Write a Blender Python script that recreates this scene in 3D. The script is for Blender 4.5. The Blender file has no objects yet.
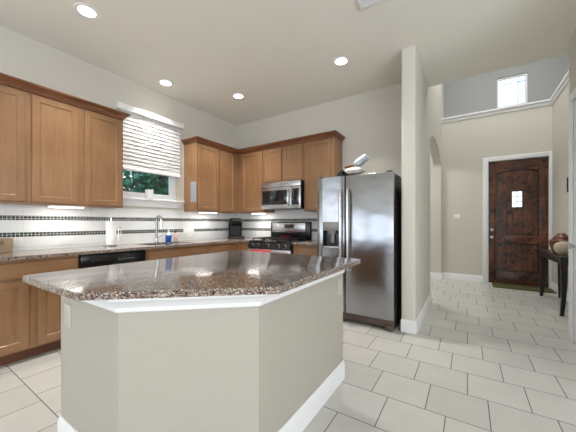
import bpy, bmesh, math, random
from mathutils import Vector, Matrix

random.seed(7)
SC = bpy.context.scene
COL = SC.collection
R = math.radians

# ------------------------------------------------------------------ camera
cam_d = bpy.data.cameras.new('camera')
cam = bpy.data.objects.new('camera', cam_d)
COL.objects.link(cam)
cam.location = (0, 0, 1.19)
cam.rotation_euler = (R(90), 0, R(33.066))
cam_d.sensor_fit = 'HORIZONTAL'
cam_d.sensor_width = 36.0
cam_d.lens = 36.0 * 275.66 / 576.0
cam_d.shift_y = 7.2 / 576.0
cam_d.clip_start = 0.02
cam_d.clip_end = 300
SC.camera = cam

# ------------------------------------------------------------------ world, exposure
SC.view_settings.view_transform = 'Standard'
SC.view_settings.look = 'None'
SC.view_settings.gamma = 1.0
SC.view_settings.use_curve_mapping = False
SC.view_settings.exposure = 0.25
W = bpy.data.worlds.new('sky')
SC.world = W
W.use_nodes = True
wn = W.node_tree.nodes
wl = W.node_tree.links
bg = wn['Background']
# bright, broken-cloud daylight
tcw = wn.new('ShaderNodeTexCoord')
cl = wn.new('ShaderNodeTexNoise')
cl.inputs['Scale'].default_value = 3.0
cl.inputs['Detail'].default_value = 5
wl.new(tcw.outputs['Generated'], cl.inputs['Vector'])
cr_ = wn.new('ShaderNodeValToRGB')
cr_.color_ramp.elements[0].position = 0.40
cr_.color_ramp.elements[0].color = (0.50, 0.72, 1.0, 1)
cr_.color_ramp.elements[1].position = 0.60
cr_.color_ramp.elements[1].color = (0.90, 0.95, 1.0, 1)
wl.new(cl.outputs['Fac'], cr_.inputs['Fac'])
wl.new(cr_.outputs['Color'], bg.inputs['Color'])
bg.inputs['Strength'].default_value = 2.0


# ------------------------------------------------------------------ added area lights: fill at unseen windows and ceilings
def area_light(name, loc, direction, sx, sy, power, color=(1, 1, 1)):
    d = bpy.data.lights.new(name, 'AREA')
    d.shape = 'RECTANGLE'
    d.size = sx
    d.size_y = sy
    d.energy = power
    d.color = color
    o = bpy.data.objects.new(name, d)
    COL.objects.link(o)
    o.location = loc
    o.rotation_euler = Vector(direction).to_track_quat('-Z', 'Y').to_euler()
    return o


REAR_WINDOWS = (-2.45, 0.0, 2.45)  # fill lights added at unseen windows behind and beside the camera
for x in REAR_WINDOWS:
    area_light('window_fill', (x, -4.96, 1.45), (0, 1, 0.7), 2.2, 1.9, 20)
for y in (-3.6, -1.9):
    area_light('window_fill', (-3.76, y, 1.45), (1, 0, 0.7), 1.5, 1.9, 22)
for y in (-3.6, -1.6, 0.4):
    area_light('window_fill', (3.56, y, 1.45), (-1, 0, 0.7), 1.7, 1.9, 50)
area_light('foyer_fill', (0.55, 5.6, 5.27), (0, 0, -1), 1.3, 1.5, 50, (0.97, 0.99, 1.0))  # added fill to brighten the foyer walls; the ceiling has no opening
area_light('side_room_fill', (-1.6, 5.6, 3.08), (0, 0, -1), 0.8, 0.8, 30, (1.0, 0.98, 0.94))  # added overhead fill for the arch soffit, no fixture in the unseen room


# ------------------------------------------------------------------ materials
def lin(c):
    out = []
    for v in c:
        v = v / 255.0
        out.append(v / 12.92 if v <= 0.04045 else ((v + 0.055) / 1.055) ** 2.4)
    return (*out, 1.0)


def new_mat(name):
    m = bpy.data.materials.new(name)
    m.use_nodes = True
    nt = m.node_tree
    return m, nt.nodes, nt.links, nt.nodes['Principled BSDF']


def plain(name, rgb, rough=0.5, metal=0.0, var=0.04, scale=6.0, bump=0.0, bscale=120, coat=0.0, spec=0.5):
    m, n, l, p = new_mat(name)
    tc = n.new('ShaderNodeTexCoord')
    nz = n.new('ShaderNodeTexNoise')
    nz.inputs['Scale'].default_value = scale
    nz.inputs['Detail'].default_value = 3
    l.new(tc.outputs['Object'], nz.inputs['Vector'])
    mix = n.new('ShaderNodeMixRGB')
    c = lin(rgb)
    mix.inputs[1].default_value = (*[v * (1 - var) for v in c[:3]], 1)
    mix.inputs[2].default_value = (*[min(1, v * (1 + var)) for v in c[:3]], 1)
    l.new(nz.outputs['Fac'], mix.inputs[0])
    l.new(mix.outputs[0], p.inputs['Base Color'])
    p.inputs['Roughness'].default_value = rough
    p.inputs['Metallic'].default_value = metal
    p.inputs['Coat Weight'].default_value = coat
    p.inputs['Specular IOR Level'].default_value = spec
    if bump:
        nb = n.new('ShaderNodeTexNoise')
        nb.inputs['Scale'].default_value = bscale
        l.new(tc.outputs['Object'], nb.inputs['Vector'])
        b = n.new('ShaderNodeBump')
        b.inputs['Strength'].default_value = bump
        b.inputs['Distance'].default_value = 0.002
        l.new(nb.outputs['Fac'], b.inputs['Height'])
        l.new(b.outputs['Normal'], p.inputs['Normal'])
    return m


def glow(name, rgb, strength):
    m, n, l, p = new_mat(name)
    p.inputs['Base Color'].default_value = lin(rgb)
    p.inputs['Emission Color'].default_value = lin(rgb)
    p.inputs['Emission Strength'].default_value = strength
    return m


def ramp(n, stops):
    r = n.new('ShaderNodeValToRGB')
    e = r.color_ramp.elements
    while len(e) > 1:
        e.remove(e[-1])
    e[0].position = stops[0][0]
    e[0].color = stops[0][1]
    for pos, c in stops[1:]:
        k = e.new(pos)
        k.color = c
    return r


def wood(name, dark, mid, light, stretch=(14, 14, 1.2), rough=0.38, scale=2.2, coat=0.15, knots=False):
    m, n, l, p = new_mat(name)
    tc = n.new('ShaderNodeTexCoord')
    mp = n.new('ShaderNodeMapping')
    mp.inputs['Scale'].default_value = stretch
    l.new(tc.outputs['Object'], mp.inputs['Vector'])
    a = n.new('ShaderNodeTexNoise')
    a.inputs['Scale'].default_value = scale
    a.inputs['Detail'].default_value = 8
    a.inputs['Roughness'].default_value = 0.6
    a.inputs['Distortion'].default_value = 0.6
    l.new(mp.outputs['Vector'], a.inputs['Vector'])
    b = n.new('ShaderNodeTexNoise')
    b.inputs['Scale'].default_value = 2.6
    b.inputs['Detail'].default_value = 2
    l.new(tc.outputs['Object'], b.inputs['Vector'])
    ad = n.new('ShaderNodeMath')
    ad.operation = 'MULTIPLY_ADD'
    ad.inputs[1].default_value = 0.5
    l.new(b.outputs['Fac'], ad.inputs[0])
    h = n.new('ShaderNodeMath')
    h.operation = 'MULTIPLY'
    h.inputs[1].default_value = 0.5
    l.new(a.outputs['Fac'], h.inputs[0])
    l.new(h.outputs[0], ad.inputs[2])
    r = ramp(n, [(0.32, lin(dark)), (0.5, lin(mid)), (0.68, lin(light))])
    l.new(ad.outputs[0], r.inputs['Fac'])
    src = r.outputs['Color']
    if knots:
        v = n.new('ShaderNodeTexNoise')
        v.inputs['Scale'].default_value = 9
        v.inputs['Detail'].default_value = 4
        v.inputs['Distortion'].default_value = 1.5
        l.new(tc.outputs['Object'], v.inputs['Vector'])
        kr = ramp(n, [(0.36, (0, 0, 0, 1)), (0.47, (1, 1, 1, 1))])
        l.new(v.outputs['Fac'], kr.inputs['Fac'])
        mx = n.new('ShaderNodeMixRGB')
        l.new(kr.outputs['Color'], mx.inputs[0])
        mx.inputs[1].default_value = lin([c * 0.45 for c in dark])
        l.new(src, mx.inputs[2])
        src = mx.outputs[0]
    l.new(src, p.inputs['Base Color'])
    p.inputs['Roughness'].default_value = rough
    p.inputs['Coat Weight'].default_value = coat
    p.inputs['Coat Roughness'].default_value = 0.25
    return m


def granite(name):
    m, n, l, p = new_mat(name)
    tc = n.new('ShaderNodeTexCoord')
    cols = []
    v = n.new('ShaderNodeTexVoronoi')
    v.inputs['Scale'].default_value = 210
    l.new(tc.outputs['Object'], v.inputs['Vector'])
    sep = n.new('ShaderNodeSeparateColor')
    l.new(v.outputs['Color'], sep.inputs['Color'])
    r = ramp(n, [(0.0, lin((22, 16, 14))), (0.28, lin((66, 51, 44))), (0.48, lin((130, 112, 100))),
                 (0.66, lin((172, 155, 143))), (0.80, lin((156, 152, 148))), (0.92, lin((212, 204, 194)))])
    r.color_ramp.interpolation = 'CONSTANT'
    l.new(sep.outputs[0], r.inputs['Fac'])
    nz = n.new('ShaderNodeTexNoise')
    nz.inputs['Scale'].default_value = 35
    nz.inputs['Detail'].default_value = 5
    l.new(tc.outputs['Object'], nz.inputs['Vector'])
    r2 = ramp(n, [(0.35, lin((96, 80, 72))), (0.6, lin((170, 154, 142)))])
    l.new(nz.outputs['Fac'], r2.inputs['Fac'])
    mx = n.new('ShaderNodeMixRGB')
    mx.inputs[0].default_value = 0.3
    l.new(r.outputs['Color'], mx.inputs[1])
    l.new(r2.outputs['Color'], mx.inputs[2])
    l.new(mx.outputs[0], p.inputs['Base Color'])
    p.inputs['Roughness'].default_value = 0.12
    p.inputs['Specular IOR Level'].default_value = 0.36
    return m


def math_node(n, l, op, a, b=None, c=None):
    k = n.new('ShaderNodeMath')
    k.operation = op
    for i, v in enumerate((a, b, c)):
        if v is None:
            continue
        if isinstance(v, (int, float)):
            k.inputs[i].default_value = v
        else:
            l.new(v, k.inputs[i])
    return k.outputs[0]


def grid_mask(n, l, u, v, du, dv, u0, v0, gap, shift=0.0):
    """0 in the joint, 1 on the tile; rows run along u, each row is shifted by shift*du."""
    vv = math_node(n, l, 'DIVIDE', math_node(n, l, 'SUBTRACT', v, v0), dv)
    row = math_node(n, l, 'FLOOR', vv)
    uu = math_node(n, l, 'DIVIDE', math_node(n, l, 'SUBTRACT', u, u0), du)
    if shift:
        uu = math_node(n, l, 'ADD', uu, math_node(n, l, 'MULTIPLY', row, shift))
    fu = math_node(n, l, 'FRACT', uu)
    fv = math_node(n, l, 'FRACT', vv)
    eu = math_node(n, l, 'MULTIPLY', math_node(n, l, 'MINIMUM', fu, math_node(n, l, 'SUBTRACT', 1.0, fu)), du)
    ev = math_node(n, l, 'MULTIPLY', math_node(n, l, 'MINIMUM', fv, math_node(n, l, 'SUBTRACT', 1.0, fv)), dv)
    e = math_node(n, l, 'MINIMUM', eu, ev)
    mask = math_node(n, l, 'SMOOTHSTEP' if False else 'GREATER_THAN', e, gap / 2)
    cell = n.new('ShaderNodeCombineXYZ')
    l.new(math_node(n, l, 'FLOOR', uu), cell.inputs[0])
    l.new(row, cell.inputs[1])
    wn_ = n.new('ShaderNodeTexWhiteNoise')
    l.new(cell.outputs[0], wn_.inputs['Vector'])
    return mask, wn_.outputs['Value'], e


def tile_mat(name, axes, du, dv, u0, v0, gap, shift, cols, grout, rough, bump=0.3, cloud=0.0):
    m, n, l, p = new_mat(name)
    geo = n.new('ShaderNodeNewGeometry')
    sx = n.new('ShaderNodeSeparateXYZ')
    l.new(geo.outputs['Position'], sx.inputs[0])
    u = sx.outputs[axes[0]]
    v = sx.outputs[axes[1]]
    mask, rnd, e = grid_mask(n, l, u, v, du, dv, u0, v0, gap, shift)
    k = len(cols)
    r = ramp(n, [(i / k, lin(c)) for i, c in enumerate(cols)])
    if k > 2:
        r.color_ramp.interpolation = 'CONSTANT'
    l.new(rnd, r.inputs['Fac'])
    src = r.outputs['Color']
    if cloud:
        nz = n.new('ShaderNodeTexNoise')
        nz.inputs['Scale'].default_value = 5
        nz.inputs['Detail'].default_value = 6
        l.new(geo.outputs['Position'], nz.inputs['Vector'])
        cr = ramp(n, [(0.3, (1 - cloud, 1 - cloud, 1 - cloud, 1)), (0.7, (1, 1, 1, 1))])
        l.new(nz.outputs['Fac'], cr.inputs['Fac'])
        mu = n.new('ShaderNodeMixRGB')
        mu.blend_type = 'MULTIPLY'
        mu.inputs[0].default_value = 1
        l.new(src, mu.inputs[1])
        l.new(cr.outputs['Color'], mu.inputs[2])
        src = mu.outputs[0]
    mx = n.new('ShaderNodeMixRGB')
    l.new(mask, mx.inputs[0])
    mx.inputs[1].default_value = lin(grout)
    l.new(src, mx.inputs[2])
    l.new(mx.outputs[0], p.inputs['Base Color'])
    rr = n.new('ShaderNodeMapRange')
    rr.inputs['To Min'].default_value = 0.8
    rr.inputs['To Max'].default_value = rough
    l.new(mask, rr.inputs['Value'])
    l.new(rr.outputs[0], p.inputs['Roughness'])
    b = n.new('ShaderNodeBump')
    b.inputs['Strength'].default_value = bump
    b.inputs['Distance'].default_value = 0.002
    l.new(math_node(n, l, 'MINIMUM', e, gap), b.inputs['Height'])
    l.new(b.outputs['Normal'], p.inputs['Normal'])
    return m


def steel(name, rgb=(200, 201, 204), rough=0.26, stretch=(1.2, 1.2, 220), wave=0.0):
    m, n, l, p = new_mat(name)
    tc = n.new('ShaderNodeTexCoord')
    mp = n.new('ShaderNodeMapping')
    mp.inputs['Scale'].default_value = stretch
    l.new(tc.outputs['Object'], mp.inputs['Vector'])
    a = n.new('ShaderNodeTexNoise')
    a.inputs['Scale'].default_value = 2.0
    a.inputs['Detail'].default_value = 4
    l.new(mp.outputs['Vector'], a.inputs['Vector'])
    rr = n.new('ShaderNodeMapRange')
    rr.inputs['To Min'].default_value = rough * 0.8
    rr.inputs['To Max'].default_value = rough * 1.25
    l.new(a.outputs['Fac'], rr.inputs['Value'])
    l.new(rr.outputs[0], p.inputs['Roughness'])
    p.inputs['Base Color'].default_value = lin(rgb)
    p.inputs['Metallic'].default_value = 1.0
    if wave:
        mp2 = n.new('ShaderNodeMapping')
        mp2.inputs['Scale'].default_value = (2.2, 2.2, 3.2)
        l.new(tc.outputs['Object'], mp2.inputs['Vector'])
        w = n.new('ShaderNodeTexNoise')
        w.inputs['Scale'].default_value = 1.6
        w.inputs['Detail'].default_value = 1
        l.new(mp2.outputs['Vector'], w.inputs['Vector'])
        b = n.new('ShaderNodeBump')
        b.inputs['Strength'].default_value = wave
        b.inputs['Distance'].default_value = 0.02
        l.new(w.outputs['Fac'], b.inputs['Height'])
        l.new(b.outputs['Normal'], p.inputs['Normal'])
    return m


def glass(name, tint=(235, 242, 245), rough=0.0):
    m, n, l, p = new_mat(name)
    p.inputs['Base Color'].default_value = lin(tint)
    p.inputs['Transmission Weight'].default_value = 1.0
    p.inputs['Roughness'].default_value = rough
    p.inputs['IOR'].default_value = 1.45
    return m


M = {}
M['wall'] = plain('wall_paint', (206, 202, 192), 0.75, var=0.015, bump=0.25, bscale=90)
M['ceiling'] = plain('ceiling_paint', (236, 234, 225), 0.85, var=0.01, bump=0.3, bscale=70)
M['upper'] = plain('upper_wall_paint', (158, 160, 160), 0.75, var=0.01)
M['trim'] = plain('white_trim_paint', (232, 233, 234), 0.4, var=0.01)
M['white'] = plain('white_plastic', (236, 236, 234), 0.4, var=0.01)
M['almond'] = plain('almond_plastic', (190, 185, 174), 0.45, var=0.01)
M['floor'] = tile_mat('floor_tile', (0, 1), 0.342, 0.3267, 0.0, 2.281, 0.0055, 1 / 3.0,
                      [(191, 189, 184), (200, 198, 193)], (92, 88, 82), 0.28, 0.4, 0.07)
M['splash_y'] = tile_mat('backsplash_tile_left', (1, 2), 0.305, 0.155, 0.275, 1.0985 - 0.31, 0.0022, 0,
                         [(228, 230, 230), (233, 234, 233)], (196, 198, 198), 0.2, 0.15)
M['splash_x'] = tile_mat('backsplash_tile_back', (0, 2), 0.305, 0.155, -3.8, 1.0985 - 0.31, 0.0022, 0,
                         [(228, 230, 230), (233, 234, 233)], (196, 198, 198), 0.2, 0.15)
MOS = [(38, 44, 46), (60, 66, 66), (90, 90, 84), (48, 50, 48), (72, 78, 80), (30, 34, 36)]
M['mosaic_y'] = tile_mat('mosaic_left', (1, 2), 0.0305, 0.0235, 0.0, 1.0505, 0.004, 0, MOS, (190, 192, 188), 0.15, 0.3)
M['mosaic_x'] = tile_mat('mosaic_back', (0, 2), 0.0305, 0.0235, 0.0, 1.0505, 0.004, 0, MOS, (190, 192, 188), 0.15, 0.3)
M['maple'] = wood('stained_maple', (126, 90, 60), (142, 105, 72), (155, 118, 85))
M['maple_h'] = wood('stained_maple_across', (126, 90, 60), (142, 105, 72), (155, 118, 85), stretch=(1.2, 1.2, 14))
M['crown'] = wood('maple_moulding_shaded', (100, 60, 36), (117, 72, 44), (130, 83, 53), stretch=(1.5, 1.5, 12))  # same maple as the doors, darkened to carry the moulding's shade
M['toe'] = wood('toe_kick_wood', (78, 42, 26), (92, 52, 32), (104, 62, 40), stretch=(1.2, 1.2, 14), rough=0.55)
M['granite'] = granite('granite')
M['steel'] = steel('brushed_steel')
M['fridge'] = steel('refrigerator_steel', (158, 160, 164), 0.22, (1.2, 1.2, 220), 0.35)
M['chrome'] = plain('chrome', (205, 207, 210), 0.12, 1.0, var=0.0)
M['nickel'] = plain('satin_nickel', (190, 186, 178), 0.3, 1.0, var=0.01)
M['black'] = plain('black_enamel', (16, 16, 17), 0.22, var=0.02)
M['black_soft'] = plain('black_soft_plastic', (9, 9, 10), 0.4, var=0.02, spec=0.25)
M['black_matte'] = plain('black_matte', (20, 19, 19), 0.6, var=0.05)
M['dark_grey'] = plain('dark_grey_cabinet_side', (40, 36, 34), 0.5, var=0.04)
M['grille'] = plain('brown_grey_grille', (84, 70, 62), 0.5, var=0.04)
M['smoke'] = plain('smoked_glass', (20, 23, 26), 0.06, var=0.05, coat=0.4)
M['display'] = plain('display_glass', (18, 24, 34), 0.08, var=0.02)
M['red'] = plain('red_cloth', (190, 36, 44), 0.9, var=0.08, bump=0.4, bscale=300)
M['dark_wood'] = wood('knotty_walnut', (46, 24, 14), (86, 48, 29), (136, 82, 48), stretch=(9, 9, 1.0), rough=0.4, scale=2.0, knots=True)
M['dark_wood_h'] = wood('knotty_walnut_across', (46, 24, 14), (86, 48, 29), (136, 82, 48), stretch=(1.0, 9, 9), rough=0.4, scale=2.0, knots=True)
M['espresso'] = wood('espresso_wood', (12, 7, 6), (20, 11, 9), (30, 16, 12), rough=0.3, coat=0.3)
M['mat'] = plain('olive_mat', (74, 76, 38), 0.95, var=0.15, scale=60, bump=0.5, bscale=200)
M['terracotta'] = wood('terracotta_glaze', (62, 24, 14), (104, 46, 24), (140, 80, 44), stretch=(4, 4, 4), rough=0.45, scale=2, coat=0.05)
M['cream'] = plain('cream_ceramic', (186, 172, 150), 0.3, var=0.12, scale=14, coat=0.4)
M['card'] = plain('cardboard', (158, 136, 112), 0.85, var=0.06)
M['paper'] = plain('paper', (240, 240, 238), 0.9, var=0.01)
M['patch'] = plain('pale_patch_grey', (150, 154, 160), 0.35, var=0.02)
M['blue'] = plain('blue_soap', (28, 92, 168), 0.15, var=0.03)
M['clear'] = plain('clear_plastic', (206, 218, 228), 0.12, var=0.02)
M['pink'] = plain('pale_pink_soap', (206, 180, 170), 0.2, var=0.03)
M['pack'] = plain('printed_wrapper', (205, 196, 190), 0.35, var=0.35, scale=22)
M['pack_blue'] = plain('blue_grey_wrapper', (184, 190, 202), 0.25, var=0.35, scale=26)
M['brown'] = plain('brown_pack', (150, 104, 70), 0.6, var=0.1)
M['glass'] = glass('window_glass')
M['lamp'] = glow('lamp_lens', (255, 250, 240), 9.0)
M['strip'] = glow('light_strip_lens', (255, 252, 246), 4.0)
M['blind'] = plain('blind_slat', (198, 198, 197), 0.45, var=0.01)
M['bark'] = wood('bark', (46, 36, 28), (70, 56, 44), (92, 76, 60), rough=0.9, coat=0)
M['leaf'] = plain('leaf', (58, 116, 86), 0.5, var=0.45, scale=3.0)
M['grass'] = plain('grass', (72, 104, 52), 0.9, var=0.3, scale=4)
M['paving'] = plain('paving', (190, 188, 182), 0.8, var=0.06)


# ------------------------------------------------------------------ mesh helpers
class MB:
    def __init__(self):
        self.bm = bmesh.new()

    def box(self, x0, x1, y0, y1, z0, z1, bevel=0.0, seg=2):
        bm = self.bm
        vs = [bm.verts.new((x, y, z)) for x in (x0, x1) for y in (y0, y1) for z in (z0, z1)]
        fs = [(0, 1, 3, 2), (4, 6, 7, 5), (0, 4, 5, 1), (2, 3, 7, 6), (0, 2, 6, 4), (1, 5, 7, 3)]
        faces = [bm.faces.new([vs[i] for i in f]) for f in fs]
        if bevel:
            es = list({e for f in faces for e in f.edges})
            bmesh.ops.bevel(bm, geom=es, offset=bevel, segments=seg, affect='EDGES', profile=0.5)
        return self

    def prism(self, pts, z0, z1, bevel=0.0, seg=2, axis='z'):
        bm = self.bm

        def P(a, b, c):
            return {'z': (a, b, c), 'y': (a, c, b), 'x': (c, a, b)}[axis]
        lo = [bm.verts.new(P(a, b, z0)) for a, b in pts]
        hi = [bm.verts.new(P(a, b, z1)) for a, b in pts]
        n = len(pts)
        faces = [bm.faces.new(lo[::-1]), bm.faces.new(hi)]
        for i in range(n):
            faces.append(bm.faces.new((lo[i], lo[(i + 1) % n], hi[(i + 1) % n], hi[i])))
        if bevel:
            es = list(set(faces[0].edges) | set(faces[1].edges))
            bmesh.ops.bevel(bm, geom=es, offset=bevel, segments=seg, affect='EDGES', profile=0.5)
        return self

    def lathe(self, prof, c, n=24, axis='z', closed=False):
        bm = self.bm
        rings = []
        for r, h in prof:
            ring = []
            for i in range(n):
                a = 2 * math.pi * i / n
                x, y = r * math.cos(a), r * math.sin(a)
                p = {'z': (x, y, h), 'y': (x, h, y), 'x': (h, x, y)}[axis]
                ring.append(bm.verts.new((c[0] + p[0], c[1] + p[1], c[2] + p[2])))
            rings.append(ring)
        for a, b in zip(rings, rings[1:]):
            for i in range(n):
                bm.faces.new((a[i], a[(i + 1) % n], b[(i + 1) % n], b[i]))
        if not closed:
            bm.faces.new(rings[0][::-1])
            bm.faces.new(rings[-1])
        return self

    def cyl(self, c, r, h0, h1, n=24, axis='z', bev=0.0):
        if bev:
            return self.lathe([(r - bev, h0), (r, h0 + bev), (r, h1 - bev), (r - bev, h1)], c, n, axis)
        return self.lathe([(r, h0), (r, h1)], c, n, axis)

    def tube(self, pts, r, n=10):
        bm = self.bm
        pts = [Vector(p) for p in pts]
        rs = r if isinstance(r, (list, tuple)) else [r] * len(pts)
        rings = []
        up = None
        for i, p in enumerate(pts):
            t = (pts[min(i + 1, len(pts) - 1)] - pts[max(i - 1, 0)]).normalized()
            if up is None:
                up = Vector((0, 0, 1)) if abs(t.z) < 0.9 else Vector((1, 0, 0))
            s = t.cross(up).normalized()
            up = s.cross(t).normalized()
            rings.append([bm.verts.new(p + rs[i] * (math.cos(2 * math.pi * k / n) * s + math.sin(2 * math.pi * k / n) * up)) for k in range(n)])
        for a, b in zip(rings, rings[1:]):
            for i in range(n):
                bm.faces.new((a[i], a[(i + 1) % n], b[(i + 1) % n], b[i]))
        bm.faces.new(rings[0][::-1])
        bm.faces.new(rings[-1])
        return self

    def panel(self, o, u, n, w, h, t=0.02, rail=0.055, rec=0.009, slope=0.008):
        """Shaker door: flat frame, small bevelled step, recessed flat panel."""
        bm = self.bm
        o, u, n = Vector(o), Vector(u), Vector(n)
        v = Vector((0, 0, 1))

        def ring(ins, d):
            return [bm.verts.new(o + u * a + v * b + n * d) for a, b in
                    ((ins, ins), (w - ins, ins), (w - ins, h - ins), (ins, h - ins))]
        rings = [ring(0, 0), ring(0, t - 0.003), ring(0.003, t)]
        if rail:
            rings += [ring(rail, t), ring(rail + 0.002, t - 0.004), ring(rail + slope, t - rec)]
        for a, b in zip(rings, rings[1:]):
            for i in range(4):
                bm.faces.new((a[i], a[(i + 1) % 4], b[(i + 1) % 4], b[i]))
        bm.faces.new(rings[0][::-1])
        bm.faces.new(rings[-1])
        return self

    def sweep(self, path, prof, flip=1):
        """Sweep a profile (offset outward, height) along a horizontal polyline with mitred corners; outward is to the right of travel times flip."""
        bm = self.bm
        P = [Vector((x, y)) for x, y in path]
        rings = []
        for i, p in enumerate(P):
            ns = []
            if i > 0:
                d = (P[i] - P[i - 1]).normalized()
                ns.append(Vector((d.y, -d.x)) * flip)
            if i < len(P) - 1:
                d = (P[i + 1] - P[i]).normalized()
                ns.append(Vector((d.y, -d.x)) * flip)
            if len(ns) == 1:
                m = ns[0]
            else:
                m = (ns[0] + ns[1])
                m = m / m.dot(ns[0]) if m.length > 1e-6 else ns[0]
            rings.append([bm.verts.new((p.x + m.x * a, p.y + m.y * a, z)) for a, z in prof])
        k = len(prof)
        for a, b in zip(rings, rings[1:]):
            for i in range(k):
                bm.faces.new((a[i], b[i], b[(i + 1) % k], a[(i + 1) % k]))
        bm.faces.new(rings[0])
        bm.faces.new(rings[-1][::-1])
        return self

    def build(self, name, mat, parent=None, angle=32):
        bm = self.bm
        bmesh.ops.recalc_face_normals(bm, faces=bm.faces)
        if parent is not None:
            root = parent
            off = Vector((0, 0, 0))
            while root is not None:
                off += root.location
                root = root.parent
            bmesh.ops.translate(bm, verts=bm.verts, vec=-off)
        lim = R(angle)
        for f in bm.faces:
            f.smooth = True
        for e in bm.edges:
            if len(e.link_faces) == 2:
                e.smooth = e.calc_face_angle(0) < lim
            else:
                e.smooth = False
        me = bpy.data.meshes.new(name)
        bm.to_mesh(me)
        bm.free()
        me.materials.append(mat)
        o = bpy.data.objects.new(name, me)
        COL.objects.link(o)
        if parent is not None:
            o.parent = parent
        return o


def tag(o, label=None, cat=None, group=None, kind=None):
    if label:
        o['label'] = label
    if cat:
        o['category'] = cat
    if group:
        o['group'] = group
    if kind:
        o['kind'] = kind
    return o


def thing(name, loc, label, cat, group=None):
    o = bpy.data.objects.new(name, None)
    COL.objects.link(o)
    o.location = loc
    o.empty_display_size = 0.05
    return tag(o, label, cat, group)


def structure(o):
    o['kind'] = 'structure'
    return o


def struct_root(name, loc):
    o = bpy.data.objects.new(name, None)
    COL.objects.link(o)
    o.location = loc
    o['kind'] = 'structure'
    return o


# ------------------------------------------------------------------ the room
XL, YB, ZC = -3.80, 4.01, 3.11          # kitchen left wall, back wall, ceiling
XA, XA2 = -0.47, -0.615                 # the two faces of the wall with the arch
YE, YR = 6.78, 7.60                     # entry wall, recessed upper wall
XR, XH = 1.287, 0.897                   # foyer right wall, hall right wall
X3, Y3 = 3.6, -5.0                      # great room behind the camera
ZL, ZF = 3.41, 5.3                      # ledge, foyer ceiling

structure(MB().box(XL - 0.2, X3 + 0.2, Y3 - 0.2, YR + 0.4, -0.12, 0.0).build('floor', M['floor']))

# kitchen ceiling (with the header where the foyer rises)
m = MB()
m.box(XL - 0.2, X3 + 0.2, Y3 - 0.2, 4.345, ZC, ZC + 0.14)
m.box(XA2 - 2.2, XA - 0.10, 4.345, YE, ZC, ZC + 0.14)
structure(m.build('ceiling', M['ceiling']))
structure(MB().box(XA - 0.2, X3 + 0.2, 4.2, YR + 0.4, ZF, ZF + 0.1).build('ceiling_foyer', M['ceiling']))
structure(MB().box(XA2, X3, 4.205, 4.345, ZC + 0.14, ZF).build('wall_header', M['wall']))

# left wall with the window opening
WY0, WY1, WZ0, WZ1 = 1.79, 2.675, 1.535, 2.70
m = MB()
m.box(XL - 0.16, XL, Y3, WY0, 0, 0.5)
m.box(XL - 0.16, XL, Y3, WY0, 2.4, ZC)
for ya, yb in ((Y3, -4.35), (-2.85, -2.65), (-1.15, WY0)):
    m.box(XL - 0.16, XL, ya, yb, 0.5, 2.4)
m.box(XL - 0.16, XL, WY1, YB + 0.16, 0, ZC)
m.box(XL - 0.16, XL, WY0, WY1, 0, WZ0)
m.box(XL - 0.16, XL, WY0, WY1, WZ1, ZC)
wall_left = structure(m.build('wall_left', M['wall']))
m = MB()
m.box(XL, XL + 0.008, 0.44, 1.71, 0.914, 1.385)
m.box(XL, XL + 0.008, 1.71, 2.72, 0.914, 1.385)
m.box(XL, XL + 0.008, 2.72, YB, 0.914, 1.385)
bs = m.build('backsplash', M['splash_y'], wall_left)
tag(bs, 'white tiled backsplash along the window wall')
for z0 in (1.0505, 1.2215):
    o = MB().box(XL + 0.002, XL + 0.0095, 0.44, YB, z0, z0 + 0.047).build('mosaic_band', M['mosaic_y'], wall_left)
    tag(o, 'dark grey mosaic band in the backsplash')

# back wall
wall_back = structure(MB().box(XL, XA2, YB, YB + 0.16, 0, ZC).build('wall_back', M['wall']))
MB().box(XL + 0.0095, -1.60, YB - 0.008, YB, 0.914, 1.42).build('backsplash', M['splash_x'], wall_back)
for z0 in (1.0505, 1.2215):
    MB().box(XL + 0.0095, -1.60, YB - 0.0095, YB - 0.002, z0, z0 + 0.047).build('mosaic_band', M['mosaic_x'], wall_back)

# wall beside the refrigerator running to the entry, with the arched opening
def arch_pts(y0, y1, zs, zt, n=24):
    out = []
    c = (y0 + y1) / 2
    hw = (y1 - y0) / 2
    s = zt - zs
    rad = (hw * hw + s * s) / (2 * s)
    cz = zt - rad
    a0 = math.asin(hw / rad)
    for i in range(n + 1):
        a = -a0 + 2 * a0 * i / n
        out.append((c + rad * math.sin(a), cz + rad * math.cos(a)))
    return out


def ellipse_pts(y0, y1, zs, zt, n=28):
    c, a = (y0 + y1) / 2, (y1 - y0) / 2
    return [(c - a * math.cos(math.pi * i / n), zs + (zt - zs) * math.sin(math.pi * i / n)) for i in range(n + 1)]


AY0, AY1 = 4.65, 6.67
poly2 = [(3.235, 0), (AY0, 0)] + ellipse_pts(AY0, AY1, 2.36, 2.665) + [(AY1, 0), (YE + 0.02, 0), (YE + 0.02, ZC), (3.235, ZC)]
m = MB()
m.prism(poly2, XA2, XA, axis='x')
m.box(XA2, XA, 4.345, YE + 0.02, ZC, ZF)
m.box(XA2, XA, YE + 0.02, YR + 0.14, ZL - 0.3, ZF)
bmv = [e for e in m.bm.edges if all(abs(v.co.y - 3.235) < 1e-4 for v in e.verts) and abs(e.verts[0].co.z - e.verts[1].co.z) > 1]
bmesh.ops.bevel(m.bm, geom=bmv, offset=0.018, segments=4, affect='EDGES', profile=0.5)
wall_arch = structure(m.build('wall_arch', M['wall']))

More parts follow.
